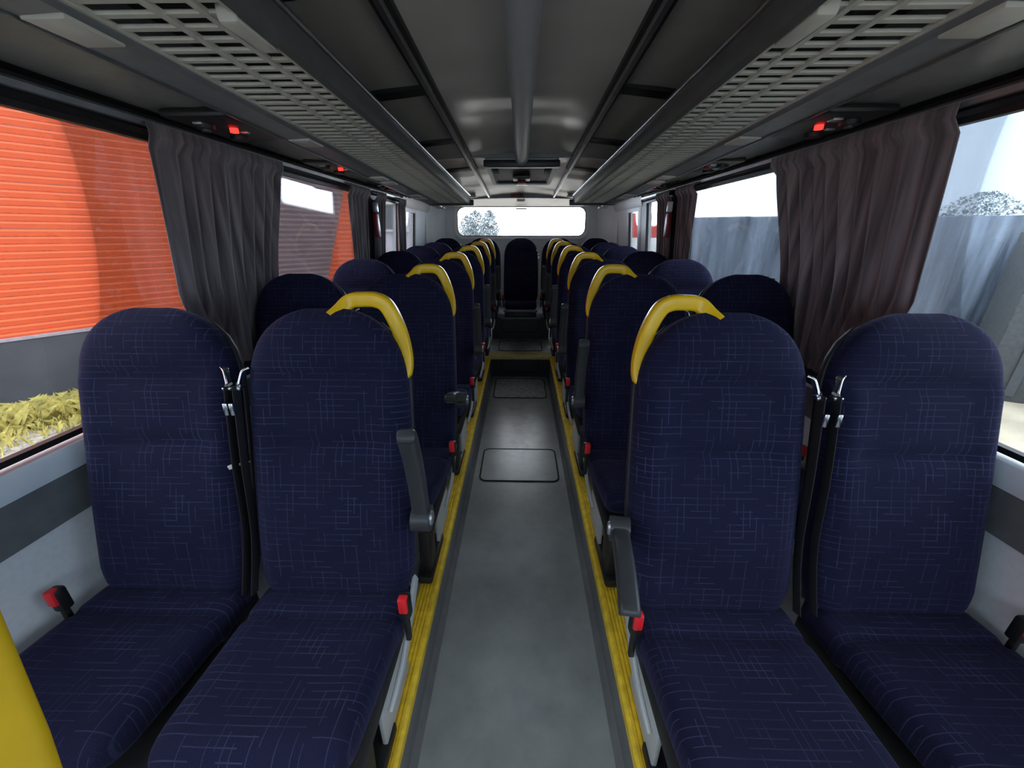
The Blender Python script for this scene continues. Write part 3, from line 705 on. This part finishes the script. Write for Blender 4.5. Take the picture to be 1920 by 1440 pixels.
def get(k, s):
    key = (k, s)
    if key in CACHE: return CACHE[key]
    def frame(bm):
        add_box(bm, -.185, .185, -.38, .06, .28, .352, .015); add_box(bm, -.17, .17, .0, .07, .30, .46, .01)
    def buckle(bm):
        add_box(bm, s*.205, s*.236, -.095, -.067, .445, .515, .007)
        add_box(bm, s*.214, s*.228, -.09, -.075, .36, .45, .003)
    def release(bm): add_box(bm, s*.209, s*.232, -.101, -.080, .472, .518, .004)
    def guide(bm):
        q = [(-s*.198, .150, 1.040), (-s*.208, .142, 1.034), (-s*.214, .134, 1.015), (-s*.218, .128, 1.0), (-s*.223, .122, 1.002)]
        path_sweep(bm, q, .006, .018, 5)
        add_box(bm, -s*.208, -s*.231, .112, .132, .990, .998, .002)
    def strap(bm):
        path_sweep(bm, [(-s*.221, .118, 1.0), (-s*.220, .075, .8), (-s*.220, .04, .6), (-s*.219, -.02, .44)], .003, .028, 8, lateral=Vector((0, 1, 0)))
    def tongue(bm):
        add_box(bm, -s*.218, -s*.230, .086, .094, .93, .965, .003)
    def side(bm):
        # cast side panel: tapered strip sweeping down and forward under the cushion edge
        path_sweep(bm, [(s*.205, .06, .42), (s*.210, -.03, .375), (s*.212, -.10, .335), (s*.208, -.16, .305), (s*.200, -.205, .275)], .050, .012, 8, taper=lambda t: 1-.6*t, lateral=Vector((1, 0, 0)))
        add_box(bm, s*.135, s*.150, -.16, .06, .02, .36, .005)
    def leg(bm):
        m = Matrix.Translation((0, -.28, 0)) @ Matrix.Shear('XY', 4, (0, 0)) 
        vs = add_box(bm, s*.100, s*.150, -.33, -.23, .012, .33, .012)
        for v in vs: v.co.y += -.05*(.33-v.co.z)/.33*0 + .03*(v.co.z/.33)
        add_box(bm, s*.095, s*.158, -.36, -.10, .0, .04, .012)
    def leg_in(bm):
        add_box(bm, -s*.12, -s*.17, -.30, -.22, .0, .33, .01)
    def handle(bm):
        y = .232
        q = [(s*.018, y-.03, 1.160), (s*.036, y-.012, 1.178), (s*.060, y, 1.200), (s*.095, y, 1.205), (s*.130, y, 1.203), (s*.156, y, 1.186), (s*.180, y-.006, 1.137), (s*.196, y-.02, 1.080), (s*.200, y-.035, 1.03), (s*.190, y-.05, .99)]
        path_sweep(bm, q, .038, .030, 8, taper=lambda t: 1 if t < .93 else 1-.85*(t-.93)/.07)
    def arm(bm):
        path_sweep(bm, [(0, .03, 0), (0, -.03, .004), (0, -.12, .012), (0, -.20, .012), (0, -.27, .004), (0, -.285, -.004)], .037, .042, 6, taper=lambda t: min(1, .62+3*t) if t < .2 else (1 if t < .85 else (1-.8*((t-.85)/.15)**2)), lateral=Vector((1, 0, 0)))
        add_cyl(bm, (-.024, 0, 0), (.024, 0, 0), .034, 20)
    def cap(bm):
        add_cyl(bm, (s*.022, 0, 0), (s*.029, 0, 0), .021, 20, .017); 
    fn = dict(frame=(frame, M['black']), buckle=(buckle, M['black']), release=(release, M['red']), guide=(guide, M['chrome']), strap=(strap, M['belt']), tongue=(tongue, M['chrome']),
              side=(side, M['lgrey']), leg=(leg, M['black']), leg_in=(leg_in, M['mgrey']), handle=(handle, M['yellow']), arm=(arm, M['dgrey']), cap=(cap, M['silver']))[k]
    CACHE[key] = obj_mesh(*fn); return CACHE[key]

ORD = ['first', 'second', 'third', 'fourth', 'fifth', 'sixth']
JY = [.785, 1.525, 2.265, 2.99, 3.72, 4.45]
for r in range(6):
    for side in (-1, 1):
        s = -side                                   # aisle lies towards the centre
        for pos in ('window', 'aisle'):
            x = side*(.510 if pos == 'aisle' else .974)
            y = JY[r] - (.03 if side == 1 and r == 0 else 0)
            if side == 1 and pos == 'window' and r == 0: x = .990
            root = empty('passenger_seat', (x, y, CH+plat(y)))
            up = {(-1, 0): 1, (-1, 1): 0, (1, 0): 0}.get((side, r), 1)
            arm = (-79 if up else (3 if side == 1 else -24))
            nm = 'left' if side == -1 else 'right'
            extra = ''
            if pos == 'aisle': extra = ', armrest %s' % ('raised' if up else 'lowered')
            tag(root, 'navy patterned seat, %s row from the front, %s %s side%s' % (ORD[r], nm, pos, extra), 'seat', 'navy seats in rows beside the aisle')
            seat_parts(root, s if pos == 'aisle' else -s, pos == 'aisle', arm)
RY = 5.02
for k, x in enumerate((-.952, -.479, 0, .479, .952)):
    root = empty('passenger_seat', (x, RY if k != 2 else RY-.02, CH-1.225))
    tag(root, 'navy seat in the rearmost row under the rear window, ' + ['far left by the window', 'second from the left', 'in the middle facing the aisle', 'second from the right', 'far right by the window'][k], 'seat', 'five seats of the rearmost row')
    s = 1 if x < 0 else -1
    if k == 2: s = -1
    if abs(x) > .9: s = -s
    def add(name, me, loc=(0, 0, 0), parent=root):
        o = bpy.data.objects.new(name, me); COL.objects.link(o); o.parent = parent; o.location = loc; return o
    add('backrest', ME_back); add('back_shell', ME_shell); add('cushion', ME_cush)
    box('seat_frame', -.19, .19, -.38, .10, .272, .352, M['black'], root, .01)
    b = add('buckle', get('buckle', s)); add('release_button', get('release', s), parent=b)
    g = add('belt_guide', get('guide', s)); st = add('belt_strap', get('strap', s)); add('belt_tongue', get('tongue', s), parent=st)
    if k == 2:
        box('highlight_bar', -.20, .20, -.475, -.45, .37, .40, M['mgrey'], root, .008)  # added grey bar imitating the highlight along the cushion's front edge
        box('lower_bar', -.24, .24, -.42, -.38, .275, .30, M['mgrey'], root, .006)

# thin white tag hanging from the belt between the first two left seats
tw = tag(empty('tag', (0, 0, 0)), 'small white paper tag poking out of the gap between the first two left seats', 'tag')
bm = bmesh.new(); path_sweep(bm, [(-.795, .86, CH-.590), (-.765, .865, CH-.578), (-.745, .87, CH-.575)], .012, .003, 5, taper=lambda t: .5+.5*math.sin(math.pi*min(1, .2+t)) ); bm_obj('strip', bm, M['white'], tw, True)
bm = bmesh.new(); add_cyl(bm, (-.752, .868, CH-.576), (-.725, .875, CH-.570), .0025, 8); bm_obj('string', bm, M['mgrey'], tw, True)

# yellow stanchions beside the camera
def pole(pts, label):
    bm = bmesh.new(); path_sweep(bm, pts, .042, .042, 6, lateral=Vector((.3, .9, .1)).normalized())
    p = tag(empty('handrail', (0, 0, 0)), label, 'handrail'); bm_obj('tube', bm, M['pole'], p, True)
    e = pts[0]; cyl('base_flange', (e[0], e[1], CH+plat(0)), (e[0], e[1], CH+plat(0)+.02), .05, M['black'], p)
def ray(px, py, sc):
    x = (px-975)/720; y = (720-py)/720; c, s_ = math.cos(PITCH), math.sin(PITCH)
    return Vector((x*sc, (c+y*s_)*sc, CH+(-s_+y*c)*sc))
a = ray(-6, 1440, .30); b = ray(-116, 1190, .30); d = (a-b)
pole([a+d*4.2+Vector((0, .12, 0)), a+d*2, a, b, b-d*1.2], 'thick yellow handrail crossing the lower left corner close to the camera')

# ------------------------------------------------------------------ outside
gm = mat('wet_gravel', (.26, .24, .20), .8, var=.45, scale=6, bump=.6)
ground = structure(box('ground', -40, 40, -12, 60, -.1, 0, gm))
# orange clad building: wall line set at an angle to the bus
A = Vector((-6.24, 4.5, 0)); D = Vector((.35, .517, 0)).normalized(); N_ = Vector((-D.y, D.x, 0))   # N_ points away from the bus
MW = Matrix.Translation(A) @ Matrix(((D.x, N_.x, 0, 0), (D.y, N_.y, 0, 0), (0, 0, 1, 0), (0, 0, 0, 1)))
om = mat('orange_cladding', (.72, .125, .042), .5, var=.04, scale=2); om2 = mat('brown_reflection', (.22, .15, .155), .6, var=.1, scale=3)
bl = tag(empty('orange_building', (0, 0, 0)), 'long building clad in orange horizontal ribs over a dark grey plinth, outside the left windows', 'building')
def ribbed(name, x0, x1, z0, z1, m, parent, pitch=.085, y=-.0, slant=0):
    """horizontal ribs between x0 and x1 (x1 may slant with height)"""
    bm = bmesh.new(); rings = []; z = z0
    L, R_ = [], []
    n = int((z1-z0)/pitch)
    for k in range(n):
        for dz, dy in ((0, 0), (.55, -.022), (.75, -.022), (.8, 0)):
            zz = z0+(k+dz)*pitch; L.append((x0, y+dy, zz)); R_.append((x1+slant*(zz-z0), y+dy, zz))
    a = [bm.verts.new(MW @ Vector(p)) for p in L]; b = [bm.verts.new(MW @ Vector(p)) for p in R_]
    for i in range(len(a)-1): bm.faces.new((a[i], b[i], b[i+1], a[i+1]))
    o = bm_obj(name, bm, m, parent); o['kind'] = 'stuff'; return o
ribbed('cladding', -9, 5.6, 1.0, 5.6, om, bl)
box('wall_core', -9, 5.6, .0, 3, .0, 5.6, mat('building_grey', (.25, .25, .26), .8), bl, mtx=MW)
box('plinth', -9, 5.6, -.06, .02, .0, 1.0, mat('plinth_grey', (.045, .047, .055), .7, var=.2, scale=3), bl, mtx=MW)
box('flashing', -9, 5.6, -.07, .01, .985, 1.02, mat('flashing_grey', (.28, .24, .26), .5), bl, mtx=MW)
br = tag(empty('brown_reflection_panel', (0, 0, 0)), 'grey brown slatted panel imitating a slanting reflection in the second left window', 'building')  # added panel, stands in for a dark reflection in the window glass
ribbed('cladding', 2.0, 3.98, 1.03, 4.2, om2, br, .085, -.09, .38)  # slats of the added reflection panel, not real cladding
def mpoly(name, pts, d, m, parent):
    bm = bmesh.new(); vs = [bm.verts.new(MW @ Vector(p)) for p in pts]; f = bm.faces.new(vs)
    r = bmesh.ops.extrude_face_region(bm, geom=[f]); dv = (MW.to_3x3() @ Vector(d)); bmesh.ops.translate(bm, vec=dv, verts=[v for v in r['geom'] if isinstance(v, bmesh.types.BMVert)])
    return bm_obj(name, bm, m, parent)
mpoly('wall_core', [(2.0, -.088, 1.03), (3.97, -.088, 1.03), (5.17, -.088, 4.2), (2.0, -.088, 4.2)], (0, .05, 0), om2, br)  # backing of the added reflection panel, not a real wall
# pale building further back on the left
pb = tag(empty('pale_building', (0, 0, 0)), 'pale lilac grey building far behind the orange one on the left', 'building')
box('wall', -9.5, -3.6, 15, 18, 0, 4.6, mat('pale_render', (.66, .62, .70), .8), pb); box('roof', -9.7, -3.4, 14.8, 18.2, 4.6, 4.75, M['mgrey'], pb)
for k in range(3):
    f_ = box('window', -8.9+k*1.9, -7.9+k*1.9, 14.93, 15.02, 2.3, 3.3, M['white'], pb); box('pane', -8.8+k*1.9, -8.0+k*1.9, 14.9, 14.94, 2.4, 3.2, M['mgrey'], f_)
# grass along the wall
bm = bmesh.new(); rnd = random.Random(3)
for k in range(9000):
    u = rnd.uniform(-3.4, 2.6); v = -abs(rnd.gauss(0, .42))-.08; p = MW @ Vector((u, v, 0)); h_ = rnd.uniform(.10, .30)*(1 if v > -.6 else .55); a = rnd.uniform(0, 6.28); l = rnd.uniform(.3, 1.0)*h_
    dx, dy = math.cos(a), math.sin(a); w_ = .0045
    b0 = bm.verts.new((p.x-dy*w_, p.y+dx*w_, 0)); b1 = bm.verts.new((p.x+dy*w_, p.y-dx*w_, 0)); m0 = bm.verts.new((p.x+dx*l*.4, p.y+dy*l*.4, h_*.8)); t0 = bm.verts.new((p.x+dx*l, p.y+dy*l, h_))
    bm.faces.new((b0, b1, m0)); bm.faces.new((m0, b1, t0))
g_ = bm_obj('grass', bm, mat('dry_grass', (.46, .40, .11), .8, var=.45, scale=9)); g_['kind'] = 'stuff'; g_['label'] = 'yellow green tufts of grass along the foot of the orange building'; g_['category'] = 'grass'
# loose stones in front of the grass
bm = bmesh.new()
for k in range(1500):
    u = rnd.uniform(-3.2, 1.6); v = rnd.uniform(-2.3, -.75); p = MW @ Vector((u, v, 0)); r = rnd.uniform(.018, .055)
    res = bmesh.ops.create_icosphere(bm, subdivisions=1, radius=r)
    for v_ in res['verts']: v_.co = Vector((p.x+v_.co.x*rnd.uniform(.8, 1.3), p.y+v_.co.y*rnd.uniform(.8, 1.3), v_.co.z*.55))
st_ = bm_obj('gravel', bm, mat('pale_stones', (.26, .24, .21), .8, var=.3, scale=1.5)); st_['kind'] = 'stuff'; st_['label'] = 'pale loose gravel stones lying before the strip of grass'; st_['category'] = 'gravel'
# blue-grey sheet fence on the right
B = Vector((7.9, 5.76, 0)); E = Vector((-.866, .5, 0)); F_ = Vector((.5, .866, 0))
MF = Matrix.Translation(B) @ Matrix(((E.x, F_.x, 0, 0), (E.y, F_.y, 0, 0), (0, 0, 1, 0), (0, 0, 0, 1)))
fe = tag(empty('sheet_fence', (0, 0, 0)), 'tall blue grey streaked sheet fence outside the right windows', 'fence'); wm = wet_panel_mat()
x = -5.0; k = 0
while x < 5.8:
    box('fence_panel', x-.01, min(x+1.15, 5.8)+.01, -.02-.012*(k % 2), .02, .0, 2.49+.03*math.sin(k), wm, fe, .006, mtx=MF); x += 1.15; k += 1
fp = box('fence_rail', -5, 5.8, .02, .06, 2.35, 2.43, M['dgrey'], fe, mtx=MF)
dk = tag(box('container', -2.2, .9, -1.1, -.35, 0, 2.25, mat('dark_green_grey_steel', (.045, .052, .055), .6, var=.2), None, .03, mtx=MF), 'dark box container standing before the right end of the sheet fence', 'container')
for k in range(8): box('container_rib', -2.1+k*.38, -2.0+k*.38, -1.13, -1.09, .1, 2.15, mat('dark_rib', (.04, .046, .05), .6) if k == 0 else bpy.data.materials['dark_rib'], dk, mtx=MF)
sand = structure(box('trim_1', 2.6, 9.5, -2, 8, -.02, .012, mat('pale_sand', (.32, .285, .21), .85, var=.3, scale=1.2, bump=.4)))
# red and white truck body behind on the right
tk = tag(empty('red_truck', (0, 0, 0)), 'red and white truck body far behind, seen through the small rear right window', 'truck')
tk.location = (0, 0, 0)
box('upper_body', 5.4, 7.6, 22.0, 28.0, 2.05, 3.25, mat('truck_red', (.72, .10, .09), .5), tk, .05)
box('lower_body', 5.4, 7.6, 22.0, 28.0, .5, 2.05, mat('truck_white', (.75, .77, .78), .5), tk, .03)
for x in (23.2, 26.8): cyl('wheel', (5.3, x, .5), (5.6, x, .5), .5, M['black_matt'], tk, 20)

# trees
def foliage(name, cx, cy, z0, z1, r, n, m, parent, seed):
    bm = bmesh.new(); rnd = random.Random(seed)
    for k in range(n):
        v = rnd.random(); rr = r*math.sqrt(max(.02, 1-(2*v-1)**2))*math.sqrt(rnd.random()); a = rnd.random()*6.283
        p = Vector((cx+rr*math.cos(a), cy+rr*math.sin(a), z0+(z1-z0)*v)); q = .24*(1.1-v*.5)
        d1 = Vector((rnd.gauss(0, 1), rnd.gauss(0, 1), rnd.gauss(0, .6))).normalized()*q; d2 = Vector((rnd.gauss(0, 1), rnd.gauss(0, 1), rnd.gauss(0, .6))).normalized()*q
        bm.faces.new([bm.verts.new(p), bm.verts.new(p+d1), bm.verts.new(p+d2)])
    return bm_obj(name, bm, m, parent)
lm = mat('misty_leaves', (.19, .225, .24), .9, var=.1); bkm = mat('bark', (.30, .32, .33), .9)  # distance haze mixed into the leaf colour
tp = [(-4.15, 38, 4.2, 1.0, 'first from the left through the rear window'), (-2.75, 36, 4.1, .85, 'middle of the clump seen through the rear window'), (-5.6, 43, 4.0, 1.0, 'leftmost and lowest through the rear window'),
      (28, 32, 5.4, 2.2, 'rising above the fence through the first right window'), (33, 31, 5.0, 2.2, 'furthest right above the sheet fence')]
for k, (x, y, h_, r, lab) in enumerate(tp):
    t = tag(empty('tree', (x, y, 0)), 'misty grey green tree, ' + lab, 'tree', 'distant trees')
    foliage('crown', 0, 0, h_*.25, h_, r, 2600, lm, t, 10+k); cyl('trunk', (0, 0, 0), (0, 0, h_*.7), .16, bkm, t, 10, .06)
